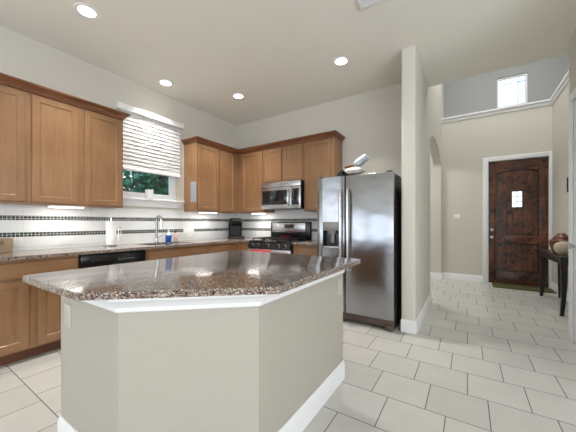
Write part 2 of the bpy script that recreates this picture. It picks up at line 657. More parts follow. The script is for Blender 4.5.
# entry wall
m = MB()
DX0, DX1, DZ = 0.33, 1.262, 2.43
m.box(XA, DX0, YE, YE + 0.16, 0, ZL)
m.box(DX1, XR + 0.16, YE, YE + 0.16, 0, ZL)
m.box(DX0, DX1, YE, YE + 0.16, DZ, ZL)
m.box(-2.7, XA2, AY1 - 0.0, YE, 0, ZC)
m.box(XA, X3, YE + 0.16, YR, ZL - 0.05, ZL)
structure(m.build('wall_entry', M['wall']))
structure(MB().box(-2.85, -2.7, 4.17, YE, 0, ZC).build('wall_side_room', M['wall']))
# upper wall, set back behind the ledge
UX0, UX1, UZ0, UZ1 = 0.545, 1.06, 3.72, 4.37
m = MB()
m.box(XA, UX0, YR, YR + 0.14, ZL - 0.05, ZF)
m.box(UX1, X3, YR, YR + 0.14, ZL - 0.05, ZF)
m.box(UX0, UX1, YR, YR + 0.14, ZL - 0.05, UZ0)
m.box(UX0, UX1, YR, YR + 0.14, UZ1, ZF)
structure(m.build('wall_upper', M['upper']))
# foyer right wall, ledge behind it and the stair side
m = MB()
m.box(XR, XR + 0.16, 4.05, YE + 0.16, 0, ZL)
m.box(XR + 0.16, X3, 4.345, YE + 0.16, ZL - 0.05, ZL)
structure(m.build('wall_foyer_right', M['wall']))
m = MB()
m.box(X3, X3 + 0.14, Y3, YR + 0.14, 0, 0.5)
m.box(X3, X3 + 0.14, Y3, YR + 0.14, 2.4, ZF)
for ya, yb in ((Y3, -4.45), (-2.75, -2.45), (-0.75, -0.45), (1.25, YR + 0.14)):
    m.box(X3, X3 + 0.14, ya, yb, 0.5, 2.4)
structure(m.build('wall_right', M['upper']))
structure(MB().box(XL, X3, Y3, -1.0, 0.0, 0.012).build('floor_carpet', plain('brown_carpet', (112, 92, 74), 0.95, var=0.1, scale=40)))
# ledge cap moulding along entry and right wall
prof = [(0, ZL - 0.075), (0.012, ZL - 0.075), (0.018, ZL - 0.055), (0.018, ZL - 0.03), (0.034, ZL - 0.016), (0.045, ZL - 0.006), (0.045, ZL + 0.022), (-0.03, ZL + 0.022), (-0.03, ZL)]
structure(MB().sweep([(XA, YE), (XR, YE), (XR, 4.06)], prof, 1).build('trim_1', M['trim']))

# hall right wall with a white door
HY0, HY1, HZ = 2.98, 3.90, 2.42
m = MB()
m.box(XH, XH + 0.14, 2.7, HY0, 0, ZC)
m.box(XH, XH + 0.14, HY1, 4.05, 0, ZC)
m.box(XH, XH + 0.14, HY0, HY1, HZ, ZC)
m.box(XH + 0.14, X3, 2.7, 2.84, 0, ZC)
m.box(XH + 0.14, XR, 3.98, 4.05, 0, ZC)
m.box(XR, X3, 3.9, 4.05, 0, ZC)
structure(m.build('wall_hall', M['wall']))

# great room behind the camera: rear wall with three windows
m = MB()
edges = [XL]
for x in REAR_WINDOWS:
    edges += [x - 1.1, x + 1.1]
edges.append(X3)
for i in range(0, len(edges), 2):
    m.box(edges[i], edges[i + 1], Y3 - 0.16, Y3, 0, ZC)
for x in REAR_WINDOWS:
    m.box(x - 1.1, x + 1.1, Y3 - 0.16, Y3, 0, 0.5)
    m.box(x - 1.1, x + 1.1, Y3 - 0.16, Y3, 2.4, ZC)
structure(m.build('wall_rear', M['wall']))

# baseboards
BP = [(0, 0), (0.016, 0), (0.016, 0.105), (0.010, 0.122), (0.006, 0.135), (0, 0.135)]
structure(MB().sweep([(XA2, 3.235), (XA, 3.235), (XA, AY0), (XA2, AY0)], BP, 1).build('baseboard_arch', M['trim']))
structure(MB().sweep([(-2.7, AY1), (XA, AY1), (XA, YE), (0.255, YE)], BP, 1).build('baseboard_entry', M['trim']))
structure(MB().sweep([(XR, YE), (XR, 4.06)], BP, 1).build('baseboard_right', M['trim']))
structure(MB().sweep([(XR, 4.05), (XH, 4.05), (XH, 3.985)], BP, -1).build('baseboard_hall', M['trim']))
structure(MB().sweep([(XH, 2.895), (XH, 2.7), (X3, 2.7)], BP, 1).build('baseboard_great_room', M['trim']))

# ------------------------------------------------------------------ kitchen window
win = struct_root('window_1', (XL, 2.23, WZ0))
m = MB()
fx0, fx1 = XL - 0.12, XL - 0.06
m.box(fx0, fx1, WY0, WY0 + 0.05, WZ0, WZ1).box(fx0, fx1, WY1 - 0.05, WY1, WZ0, WZ1)
m.box(fx0, fx1, WY0 + 0.05, WY1 - 0.05, WZ0, WZ0 + 0.03).box(fx0, fx1, WY0 + 0.05, WY1 - 0.05, WZ1 - 0.05, WZ1)
m.build('window_frame', M['trim'], win)
m = MB()
sy0, sy1 = WY0 + 0.05, WY1 - 0.05
m.box(fx0 + 0.012, fx1 - 0.006, sy0, sy0 + 0.04, WZ0 + 0.03, 2.15).box(fx0 + 0.012, fx1 - 0.006, sy1 - 0.04, sy1, WZ0 + 0.03, 2.15)
m.box(fx0 + 0.012, fx1 - 0.006, sy0 + 0.04, sy1 - 0.04, WZ0 + 0.03, WZ0 + 0.085).box(fx0 + 0.012, fx1 - 0.006, sy0 + 0.04, sy1 - 0.04, 2.10, 2.15)
m.build('sash', M['trim'], win)
MB().box(fx0 + 0.028, fx0 + 0.034, sy0 + 0.03, sy1 - 0.03, WZ0 + 0.06, WZ1 - 0.04).build('pane', M['glass'], win)
m = MB()
m.box(XL - 0.06, XL + 0.045, WY0 - 0.09, WY1 + 0.09, WZ0 - 0.022, WZ0 + 0.004, 0.004)
m.build('sill', M['trim'], win)
MB().box(XL, XL + 0.016, WY0 - 0.06, WY1 + 0.06, WZ0 - 0.115, WZ0 - 0.022, 0.004).build('apron', M['trim'], win)

# blind: lowered over the upper two thirds
bl = thing('window_blind', (XL + 0.035, 2.23, 2.75), 'white horizontal slat blind lowered over the upper kitchen window', 'blind')
MB().box(XL + 0.006, XL + 0.075, 1.762, 2.735, 2.665, 2.745, 0.006).build('head_rail', M['white'], bl)
m = MB()
zz = 2.64
while zz > 1.955:
    c = Vector((XL + 0.035, 0, zz))
    dx, dz = 0.008, 0.031
    m.prism([(c.x - dx, zz + dz), (c.x - dx + 0.003, zz + dz + 0.0015), (c.x + 0.002, zz + 0.003), (c.x + dx, zz - dz), (c.x + dx - 0.003, zz - dz - 0.0015), (c.x - 0.003, zz - 0.001)], 1.80, 2.69, axis='y')
    zz -= 0.052
m.build('slats', M['blind'], bl)
MB().box(XL + 0.012, XL + 0.062, 1.80, 2.69, 1.895, 1.93, 0.005).build('bottom_rail', M['white'], bl)
for y in (1.98, 2.5):
    MB().tube([(XL + 0.035, y, 2.67), (XL + 0.035, y, 1.9)], 0.0015, 6).build('ladder_cord', M['white'], bl)

# small cup on the sill
cp = thing('cup', (XL - 0.012, 2.215, WZ0 + 0.004), 'small white cup standing on the kitchen window sill', 'cup')
z = WZ0 + 0.004
MB().lathe([(0.042, z), (0.05, z + 0.005), (0.055, z + 0.125), (0.05, z + 0.125), (0.046, z + 0.02), (0.001, z + 0.018)], (XL - 0.0, 2.215, 0), 20).build('body', M['white'], cp)

# upper window in the recessed wall
w2 = struct_root('window_2', (0.8, YR, UZ0))
m = MB()
for a in ((UX0, UX0 + 0.035, UZ0, UZ1), (UX1 - 0.035, UX1, UZ0, UZ1), (UX0 + 0.035, UX1 - 0.035, UZ0, UZ0 + 0.03), (UX0 + 0.035, UX1 - 0.035, UZ1 - 0.035, UZ1)):
    m.box(a[0], a[1], YR + 0.03, YR + 0.09, a[2], a[3])
m.build('window_frame', M['trim'], w2)
m = MB()
for x in (UX0 + 0.145, UX1 - 0.15):
    m.box(x - 0.006, x + 0.006, YR + 0.05, YR + 0.07, UZ0 + 0.03, UZ1 - 0.035)
m.box(UX0 + 0.035, UX1 - 0.035, YR + 0.05, YR + 0.07, UZ1 - 0.15, UZ1 - 0.138)
m.build('muntins', plain('muntin_paint', (150, 160, 176), 0.5), w2)
MB().box(UX0 + 0.03, UX1 - 0.03, YR + 0.057, YR + 0.063, UZ0 + 0.025, UZ1 - 0.03).build('pane', M['glass'], w2)

# ------------------------------------------------------------------ entry door
d1 = struct_root('door_1', (0.8, YE, 0))
cx0, cx1, cz = 0.255, 1.285, 2.495
prof_w = 0.085
m = MB()
m.box(cx0, cx0 + prof_w, YE - 0.022, YE, 0, cz, 0.006)
m.box(cx1 - 0.045, cx1, YE - 0.022, YE, 0, cz, 0.006)
m.box(cx0 + prof_w, cx1 - 0.045, YE - 0.022, YE, cz - prof_w, cz, 0.006)
m.box(DX0, DX0 + 0.02, YE, YE + 0.15, 0, DZ).box(DX1 - 0.02, DX1, YE, YE + 0.15, 0, DZ).box(DX0 + 0.02, DX1 - 0.02, YE, YE + 0.15, DZ - 0.02, DZ)
m.build('door_frame', M['trim'], d1)
ex0, ex1, ez0, ez1 = DX0 + 0.024, DX1 - 0.024, 0.012, DZ - 0.024
yf = YE + 0.03
st = 0.125
# stiles and rails
m = MB()
m.box(ex0, ex0 + st, yf, yf + 0.045, ez0, ez1, 0.003).box(ex1 - st, ex1, yf, yf + 0.045, ez0, ez1, 0.003)
m.build('stile', M['dark_wood'], d1)
m = MB()
m.box(ex0 + st, ex1 - st, yf, yf + 0.045, ez0, ez0 + 0.24, 0.003)
m.box(ex0 + st, ex1 - st, yf, yf + 0.045, 0.80, 0.96, 0.003)
ap = arch_pts(ex0 + st, ex1 - st, ez1 - 0.235, ez1 - 0.165, 16)
m.prism(ap + [(ex1 - st, ez1), (ex0 + st, ez1)], yf, yf + 0.045, axis='y')
m.build('rail', M['dark_wood_h'], d1)
# planked panels, recessed; the upper one cut round the little window
gx0, gx1, gz0, gz1 = 0.722, 0.872, 1.50, 1.80
m = MB()
px = [ex0 + st - 0.005]
npl = 4
for i in range(npl):
    a = ex0 + st + (ex1 - ex0 - 2 * st) * i / npl
    b = ex0 + st + (ex1 - ex0 - 2 * st) * (i + 1) / npl
    yp = yf + 0.024
    m.box(a, b, yp, yp + 0.02, ez0 + 0.235, 0.805, 0.004, 1)
    segs = [(a, b)]
    lo, hi = max(a, gx0), min(b, gx1)
    if lo < hi:
        m.box(a, b, yp, yp + 0.02, 0.955, gz0)
        m.box(a, b, yp, yp + 0.02, gz1, ez1 - 0.15)
        if a < gx0 - 1e-4:
            m.box(a, gx0, yp, yp + 0.02, gz0, gz1)
        if b > gx1 + 1e-4:
            m.box(gx1, b, yp, yp + 0.02, gz0, gz1)
    else:
        m.box(a, b, yp, yp + 0.02, 0.955, ez1 - 0.15, 0.004, 1)
m.build('plank_panel', M['dark_wood'], d1)
m = MB()
m.box(ex0 + 0.05, gx0, yf + 0.040, yf + 0.050, ez0 + 0.05, ez1 - 0.05).box(gx1, ex1 - 0.05, yf + 0.040, yf + 0.050, ez0 + 0.05, ez1 - 0.05)
m.box(gx0, gx1, yf + 0.040, yf + 0.050, ez0 + 0.05, gz0).box(gx0, gx1, yf + 0.040, yf + 0.050, gz1, ez1 - 0.05)
m.build('backing', M['dark_wood'], d1)
# moulding round the panels
m = MB()
for (za, zb) in ((ez0 + 0.24, 0.80),):
    m.box(ex0 + st, ex0 + st + 0.018, yf + 0.006, yf + 0.02, za, zb).box(ex1 - st - 0.018, ex1 - st, yf + 0.006, yf + 0.02, za, zb)
    m.box(ex0 + st + 0.018, ex1 - st - 0.018, yf + 0.006, yf + 0.02, za, za + 0.018).box(ex0 + st + 0.018, ex1 - st - 0.018, yf + 0.006, yf + 0.02, zb - 0.018, zb)
m.box(ex0 + st, ex0 + st + 0.018, yf + 0.006, yf + 0.02, 0.96, ez1 - 0.235).box(ex1 - st - 0.018, ex1 - st, yf + 0.006, yf + 0.02, 0.96, ez1 - 0.235)
m.box(ex0 + st + 0.018, ex1 - st - 0.018, yf + 0.006, yf + 0.02, 0.96, 0.978)
m.tube([(x, yf + 0.012, z - 0.010) for x, z in ap], 0.012, 8)
m.build('panel_moulding', M['espresso'], d1)
# speakeasy window
m = MB()
for a in ((gx0 - 0.022, gx0, gz0 - 0.022, gz1 + 0.022), (gx1, gx1 + 0.022, gz0 - 0.022, gz1 + 0.022), (gx0, gx1, gz0 - 0.022, gz0), (gx0, gx1, gz1, gz1 + 0.022)):
    m.box(a[0], a[1], yf + 0.002, yf + 0.05, a[2], a[3])
lt = m.build('light_frame', M['dark_wood'], d1)
MB().box(gx0, gx1, yf + 0.022, yf + 0.028, gz0, gz1).build('pane', M['glass'], lt)
m = MB()
m.box((gx0 + gx1) / 2 - 0.005, (gx0 + gx1) / 2 + 0.005, yf + 0.012, yf + 0.02, gz0, gz1)
for z in (gz0 + 0.1, gz0 + 0.2):
    m.box(gx0, gx1, yf + 0.012, yf + 0.02, z - 0.005, z + 0.005)
m.build('grille_bars', plain('grille_iron', (120, 120, 124), 0.5), lt)
kx = ex0 + 0.055
o = MB().lathe([(0.03, 0), (0.032, -0.006), (0.014, -0.012), (0.012, -0.035), (0.026, -0.045), (0.03, -0.06), (0.02, -0.074), (0.001, -0.077)], (kx, yf, 0.91), 20, 'y').build('knob', M['nickel'], d1)
o = MB().lathe([(0.03, 0), (0.032, -0.008), (0.026, -0.016), (0.012, -0.018), (0.011, -0.03), (0.001, -0.031)], (kx, yf, 1.06), 20, 'y').build('deadbolt', M['nickel'], d1)
MB().box(ex0, ex1, YE - 0.01, YE + 0.15, 0.0, 0.012).build('threshold', M['nickel'], d1)

# hall door: white, only its casing, edge and knob come into the picture
d2 = struct_root('door_2', (XH, 3.45, 0))
m = MB()
m.box(XH - 0.02, XH, HY1 - 0.0, HY1 + 0.085, 0, HZ + 0.085, 0.006)
m.box(XH - 0.02, XH, HY0 - 0.085, HY0, 0, HZ + 0.085, 0.006)
m.box(XH - 0.02, XH, HY0, HY1, HZ, HZ + 0.085, 0.006)
m.box(XH, XH + 0.14, HY1 - 0.02, HY1, 0, HZ).box(XH, XH + 0.14, HY0, HY0 + 0.02, 0, HZ).box(XH, XH + 0.14, HY0 + 0.02, HY1 - 0.02, HZ - 0.02, HZ)
m.build('door_frame', M['trim'], d2)
m = MB()
m.box(XH + 0.01, XH + 0.05, HY0 + 0.023, HY1 - 0.023, 0.012, HZ - 0.023, 0.003)
for (a, b) in ((0.15, 1.0), (1.12, 2.25)):
    for (ya, yb) in ((HY0 + 0.13, 3.40), (3.48, HY1 - 0.13)):
        m.panel((XH + 0.01, ya, a), (0, 1, 0), (-1, 0, 0), yb - ya, b - a, 0.006, 0.03, 0.004)
sl = m.build('door_slab', M['trim'], d2)
MB().lathe([(0.032, 0), (0.034, -0.006), (0.014, -0.012), (0.012, -0.035), (0.026, -0.045), (0.03, -0.06), (0.02, -0.074), (0.001, -0.077)], (XH + 0.01, HY1 - 0.095, 0.965), 20, 'x').build('knob', M['chrome'], sl)


# ------------------------------------------------------------------ recessed lights, vent, strips
LIGHT_SPOTS = [(-2.89, 1.10, 'recessed ceiling light nearest the upper left corner, largest of four'),
               (-3.46, 2.25, 'recessed ceiling light close to the left wall above the window blind'),
               (-2.90, 3.08, 'recessed ceiling light in front of the room corner above the wall cabinets'),
               (-1.255, 3.08, 'recessed ceiling light above the refrigerator front, rightmost of four')]
for x, y, lab in LIGHT_SPOTS:
    t = thing('recessed_light', (x, y, ZC), lab, 'ceiling light', 'recessed lights in the kitchen ceiling')
    MB().lathe([(0.068, ZC), (0.068, ZC - 0.004), (0.095, ZC - 0.006), (0.098, ZC - 0.003), (0.098, ZC)], (x, y, 0), 32, closed=True).build('trim_ring', M['white'], t)
    MB().lathe([(0.069, ZC), (0.069, ZC - 0.003), (0.03, ZC - 0.008), (0.001, ZC - 0.009)], (x, y, 0), 32).build('lens', M['lamp'], t)
    d = bpy.data.lights.new('recessed_lamp', 'AREA')
    d.shape = 'DISK'
    d.size = 0.13
    d.energy = 10
    d.spread = R(92)
    d.color = (1.0, 0.96, 0.90)
    lo = bpy.data.objects.new('recessed_lamp', d)
    COL.objects.link(lo)
    lo.parent = t
    lo.location = (0, 0, -0.013)

vt = thing('ceiling_vent', (-0.62, 2.25, ZC), 'white air vent grille on the ceiling at the top edge', 'vent')
vx0, vx1, vy0, vy1 = -0.81, -0.43, 2.06, 2.43
m = MB()
for a in ((vx0, vx0 + 0.035, vy0, vy1), (vx1 - 0.035, vx1, vy0, vy1), (vx0 + 0.035, vx1 - 0.035, vy0, vy0 + 0.035), (vx0 + 0.035, vx1 - 0.035, vy1 - 0.035, vy1)):
    m.box(a[0], a[1], a[2], a[3], ZC - 0.012, ZC, 0.002)
m.build('vent_frame', M['white'], vt)
m = MB()
y = vy0 + 0.045
while y < vy1 - 0.04:
    m.prism([(y, ZC - 0.002), (y + 0.003, ZC - 0.001), (y + 0.018, ZC - 0.010), (y + 0.015, ZC - 0.011)], vx0 + 0.03, vx1 - 0.03, axis='x')
    y += 0.02
m.build('louvres', plain('louvre_paint', (214, 218, 226), 0.5), vt)

for (a, b, c, d_, rot, lab) in (
        (-3.64, -3.52, 1.03, 1.32, 0, 'glowing light strip under the cabinets left of the window'),
        (-3.64, -3.54, 2.94, 3.26, 0, 'glowing light strip under the cabinets right of the window'),
        (-3.23, -2.97, 3.76, 3.86, 1, 'glowing light strip under the wall cabinet left of the microwave')):
    t = thing('under_cabinet_light', ((a + b) / 2, (c + d_) / 2, 1.375), lab, 'light', 'strip lights under the wall cabinets')
    MB().box(a, b, c, d_, 1.362, 1.375, 0.003).build('housing', M['white'], t)
    MB().box(a + 0.008, b - 0.008, c + 0.008, d_ - 0.008, 1.352, 1.362).build('lens', M['strip'], t)
    L = bpy.data.lights.new('strip_lamp', 'AREA')
    L.shape = 'RECTANGLE'
    L.size, L.size_y = b - a - 0.02, d_ - c - 0.02
    L.energy = 1.3
    L.color = (1.0, 0.97, 0.92)
    lo = bpy.data.objects.new('strip_lamp', L)
    COL.objects.link(lo)
    lo.parent = t
    lo.location = (0, 0, -0.026)

# ------------------------------------------------------------------ wall cabinets
XU, YU = -3.47, 3.68       # door faces
ZU0, ZU1 = 1.375, 2.445


def upper_left(y0, y1, doors, label, z0=ZU0):
    t = thing('wall_cabinet', (XL, (y0 + y1) / 2, z0), label, 'cabinet', 'wall cabinets of the kitchen')
    MB().box(XL + 0.0005, XU - 0.021, y0, y1, z0, ZU1).build('body', M['maple'], t)
    for a, b in doors:
        d = MB().panel((XU - 0.02, a, z0 + 0.018), (0, 1, 0), (1, 0, 0), b - a, ZU1 - z0 - 0.045).build('door', M['maple'], t)
    return t


def upper_back(x0, x1, doors, label, z0=ZU0):
    t = thing('wall_cabinet', ((x0 + x1) / 2, YB, z0), label, 'cabinet', 'wall cabinets of the kitchen')
    MB().box(x0, x1, YU + 0.021, YB - 0.0005, z0, ZU1).build('body', M['maple'], t)
    for a, b in doors:
        MB().panel((a, YU + 0.02, z0 + 0.018), (1, 0, 0), (0, -1, 0), b - a, ZU1 - z0 - 0.045).build('door', M['maple'], t)
    return t


upper_left(0.43, 0.8445, [(0.455, 0.82)], 'brown wall cabinet at the left edge, one door, cut by the frame')
upper_left(0.8455, 1.705, [(0.87, 1.24), (1.30, 1.68)], 'brown two-door wall cabinet just left of the window blind')
upper_left(2.785, 3.70, [(2.81, 3.20), (3.245, 3.60)], 'brown two-door wall cabinet between window and room corner')
upper_back(-3.488, -2.8905, [(-3.39, -2.92)], 'brown one-door wall cabinet in the corner, left of the microwave')
upper_back(-2.8895, -2.1105, [(-2.865, -2.53), (-2.48, -2.138)], 'short brown two-door wall cabinet directly above the microwave', 1.855)
upper_back(-2.1095, -1.615, [(-2.085, -1.66)], 'brown one-door wall cabinet between microwave and refrigerator')

CP = [(-0.018, ZU1 - 0.012), (0.004, ZU1 - 0.012), (0.004, ZU1 + 0.004), (0.012, ZU1 + 0.010), (0.040, ZU1 + 0.042), (0.052, ZU1 + 0.046), (0.052, ZU1 + 0.062), (-0.018, ZU1 + 0.062)]
tag(MB().sweep([(XU, 0.43), (XU, 1.705), (XL, 1.705)], CP, 1).build('crown_moulding', M['crown']),
    'shade-darkened brown crown moulding on top of the cabinets left of the window', 'moulding')
tag(MB().sweep([(XL, 2.785), (XU, 2.785), (XU, YU), (-1.615, YU), (-1.615, YB)], CP, 1).build('crown_moulding', M['crown']),
    'shade-darkened brown crown moulding round the corner cabinets, ending near the refrigerator', 'moulding')

tag(MB().box(-3.625, -3.496, 2.781, 2.7845, 1.52, 1.83).build('pale_patch', M['patch']),  # thin flat pale grey patch on the cabinet side
    'pale grey sheet on the side of the wall cabinet right of the window', 'patch')

# ------------------------------------------------------------------ base cabinets
XF, YF = -3.17, 3.39       # faces of drawer and door fronts
ZT = 0.914


def base_left(y0, y1, fronts, label, sink=False):
    t = thing('base_cabinet', (XL, (y0 + y1) / 2, 0), label, 'cabinet', 'base cabinets of the kitchen')
    m = MB()
    if sink:
        m.box(XF - 0.041, XF - 0.021, y0, y1, 0.10, ZT - 0.031)
        m.box(XL + 0.002, XF - 0.041, y0, y0 + 0.018, 0.10, ZT - 0.031).box(XL + 0.002, XF - 0.041, y1 - 0.018, y1, 0.10, ZT - 0.031)
        m.box(XL + 0.002, XF - 0.041, y0 + 0.018, y1 - 0.018, 0.10, 0.118)
    else:
        m.box(XL + 0.002, XF - 0.021, y0, y1, 0.10, ZT - 0.031)
    m.build('body', M['maple'], t)
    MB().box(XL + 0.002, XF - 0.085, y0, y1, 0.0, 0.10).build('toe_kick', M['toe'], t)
    for kind, a, b, z0, z1 in fronts:
        if kind == 'drawer':
            MB().panel((XF - 0.02, a, z0), (0, 1, 0), (1, 0, 0), b - a, z1 - z0, 0.02, 0).build('drawer', M['maple_h'], t)
        else:
            MB().panel((XF - 0.02, a, z0), (0, 1, 0), (1, 0, 0), b - a, z1 - z0).build('door', M['maple'], t)
    return t


def base_back(x0, x1, fronts, label):
    t = thing('base_cabinet', ((x0 + x1) / 2, YB, 0), label, 'cabinet', 'base cabinets of the kitchen')
    MB().box(x0, x1, YF + 0.021, YB - 0.002, 0.10, ZT - 0.031).build('body', M['maple'], t)
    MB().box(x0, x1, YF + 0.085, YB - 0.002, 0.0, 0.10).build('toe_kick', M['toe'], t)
    for kind, a, b, z0, z1 in fronts:
        if kind == 'drawer':
            MB().panel((a, YF + 0.02, z0), (1, 0, 0), (0, -1, 0), b - a, z1 - z0, 0.02, 0).build('drawer', M['maple_h'], t)
        else:
            MB().panel((a, YF + 0.02, z0), (1, 0, 0), (0, -1, 0), b - a, z1 - z0).build('door', M['maple'], t)
    return t


base_left(0.44, 1.143, [('drawer', 0.47, 1.125, 0.725, 0.853), ('door', 0.47, 0.775, 0.125, 0.70), ('door', 0.833, 1.125, 0.125, 0.70)],
          'brown base cabinet with wide drawer and two doors left of the black dishwasher')
base_left(1.813, 2.735, [('drawer', 1.84, 2.71, 0.735, 0.853), ('door', 1.84, 2.255, 0.125, 0.70), ('door', 2.295, 2.71, 0.125, 0.70)],
          'brown base cabinet under the sink, right of the black dishwasher', True)
base_left(2.737, 3.41, [('drawer', 2.76, 3.30, 0.735, 0.853), ('door', 2.76, 3.30, 0.125, 0.70)],
          'brown base cabinet between the sink cabinet and the room corner')
base_back(-3.188, -2.932, [('drawer', -3.11, -2.945, 0.735, 0.853), ('door', -3.11, -2.945, 0.125, 0.70)],
          'narrow brown base cabinet in the corner left of the range')
base_back(-2.128, -1.62, [('drawer', -2.105, -1.645, 0.735, 0.853), ('door', -2.105, -1.645, 0.125, 0.70)],
          'brown base cabinet between the range and the refrigerator')

# worktops
SX0, SX1, SY0, SY1 = -3.66, -3.27, 1.93, 2.60
ce, cb = -3.14, 3.36
m = MB()
z0, z1 = ZT - 0.03, ZT
m.box(SX1, ce, 0.44, YB - 0.010, z0, z1)
m.box(XL + 0.010, SX0, 0.44, YB - 0.010, z0, z1)
m.box(SX0, SX1, 0.44, SY0, z0, z1)
m.box(SX0, SX1, SY1, YB - 0.010, z0, z1)
m.box(ce, -2.93, cb, YB - 0.010, z0, z1)
tag(m.build('countertop', M['granite']), 'long speckled brown granite countertop along the window wall with the sink', 'countertop')
tag(MB().box(-2.13, -1.61, cb, YB - 0.010, z0, z1, 0.003).build('countertop', M['granite']),
    'short piece of granite countertop between range and refrigerator', 'countertop')

# sink
sk = thing('sink', ((SX0 + SX1) / 2, (SY0 + SY1) / 2, ZT - 0.22), 'steel sink let into the granite counter under the window', 'sink')
m = MB()
a, b, c, d = SX0 + 0.001, SX1 - 0.001, SY0 + 0.001, SY1 - 0.001
m.box(a, a + 0.004, c, d, 0.70, 0.906).box(b - 0.004, b, c, d, 0.70, 0.906)
m.box(a + 0.004, b - 0.004, c, c + 0.004, 0.70, 0.906).box(a + 0.004, b - 0.004, d - 0.004, d, 0.70, 0.906)
m.box(a, b, c, d, 0.694, 0.70)
m.build('basin', M['steel'], sk)
MB().cyl(((a + b) / 2, (c + d) / 2, 0), 0.045, 0.70, 0.704).build('drain', M['chrome'], sk)

# faucet
fa = thing('faucet', (-3.70, 2.26, ZT), 'tall chrome gooseneck faucet behind the sink under the window', 'faucet')
fx, fy = -3.705, 2.265
pts = [(fx, fy, ZT), (fx, fy, ZT + 0.33)]
for i in range(1, 11):
    a = math.pi * i / 10
    pts.append((fx + 0.055 * (1 - math.cos(a)), fy - 0.0, ZT + 0.33 + 0.05 * math.sin(a)))
pts.append((fx + 0.11, fy, ZT + 0.29))
MB().tube(pts, 0.017, 12).build('spout', M['chrome'], fa)
MB().lathe([(0.027, ZT), (0.027, ZT + 0.015), (0.021, ZT + 0.02), (0.021, ZT + 0.11), (0.015, ZT + 0.12)], (fx, fy, 0), 20).build('base', M['chrome'], fa)
MB().tube([(fx + 0.11, fy, ZT + 0.30), (fx + 0.11, fy, ZT + 0.20)], [0.016, 0.019], 12).build('spray_head', M['chrome'], fa)
MB().tube([(fx, fy + 0.02, ZT + 0.075), (fx, fy + 0.05, ZT + 0.085), (fx + 0.03, fy + 0.10, ZT + 0.115)], 0.007, 8).build('lever', M['chrome'], fa)

# soap bottles
sb = thing('soap_bottle', (-3.70, 2.43, ZT), 'clear pump bottle of blue soap beside the faucet', 'bottle')
bx, by = -3.695, 2.445
MB().lathe([(0.040, ZT + 0.001), (0.043, ZT + 0.008), (0.043, ZT + 0.10)], (bx, by, 0), 20).build('blue_soap', M['blue'], sb)
MB().lathe([(0.043, ZT + 0.10), (0.043, ZT + 0.115), (0.03, ZT + 0.135), (0.014, ZT + 0.145), (0.014, ZT + 0.155)], (bx, by, 0), 20).build('bottle', M['clear'], sb)
m = MB().lathe([(0.016, ZT + 0.155), (0.016, ZT + 0.17), (0.006, ZT + 0.172), (0.006, ZT + 0.195)], (bx, by, 0), 14)
m.tube([(bx, by, ZT + 0.198), (bx + 0.04, by, ZT + 0.192)], 0.007, 8)
m.build('pump', M['clear'], sb)
sb = thing('soap_bottle', (-3.70, 2.55, ZT), 'pale pink soap bottle with black pump, right of the blue one', 'bottle')
bx, by = -3.695, 2.565
MB().lathe([(0.028, ZT + 0.001), (0.031, ZT + 0.006), (0.031, ZT + 0.105), (0.022, ZT + 0.122), (0.012, ZT + 0.128), (0.012, ZT + 0.134)], (bx, by, 0), 18).build('bottle', M['pink'], sb)
m = MB().lathe([(0.015, ZT + 0.134), (0.015, ZT + 0.15), (0.006, ZT + 0.152), (0.006, ZT + 0.178)], (bx, by, 0), 14)
m.tube([(bx, by, ZT + 0.18), (bx + 0.035, by, ZT + 0.174)], 0.008, 8)
m.build('pump', M['black_matte'], sb)

# paper towel
hx, hy = -3.62, 1.63
th = thing('paper_towel_holder', (hx, hy, ZT), 'chrome wire paper towel stand on the counter left of the sink', 'paper towel holder')
MB().lathe([(0.075, ZT), (0.078, ZT + 0.004), (0.075, ZT + 0.012), (0.02, ZT + 0.016)], (hx, hy, 0), 28).build('base', M['chrome'], th)
MB().tube([(hx, hy, ZT + 0.014), (hx, hy, ZT + 0.345)], 0.006, 8).build('post', M['chrome'], th)
pts = [(hx + 0.03, hy + 0.066, ZT + 0.012), (hx + 0.03, hy + 0.070, ZT + 0.20)]
for i in range(1, 9):
    a = math.pi * i / 8
    pts.append((hx + 0.03, hy + 0.085 - 0.015 * math.cos(a), ZT + 0.20 + 0.03 * math.sin(a)))
pts.append((hx + 0.03, hy + 0.098, ZT + 0.05))
MB().tube(pts, 0.004, 8).build('side_arm', M['chrome'], th)
tag(MB().lathe([(0.018, ZT + 0.018), (0.052, ZT + 0.018), (0.054, ZT + 0.025), (0.054, ZT + 0.292), (0.052, ZT + 0.298), (0.018, ZT + 0.298)], (hx, hy, 0), 28, closed=True).build('paper_towel_roll', M['paper']),
    'roll of white paper towel standing on the chrome counter stand', 'paper towel')

# cardboard box at the left end of the counter
cb_ = thing('cardboard_box', (-3.70, 0.66, ZT), 'small brown box on the counter at the left edge', 'box')
MB().box(-3.775, -3.64, 0.52, 0.772, ZT + 0.001, ZT + 0.132, 0.003).build('carton', M['card'], cb_)
MB().box(-3.6398, -3.6375, 0.685, 0.71, ZT + 0.07, ZT + 0.11).build('tab', plain('carton_tab', (128, 100, 74), 0.8), cb_)


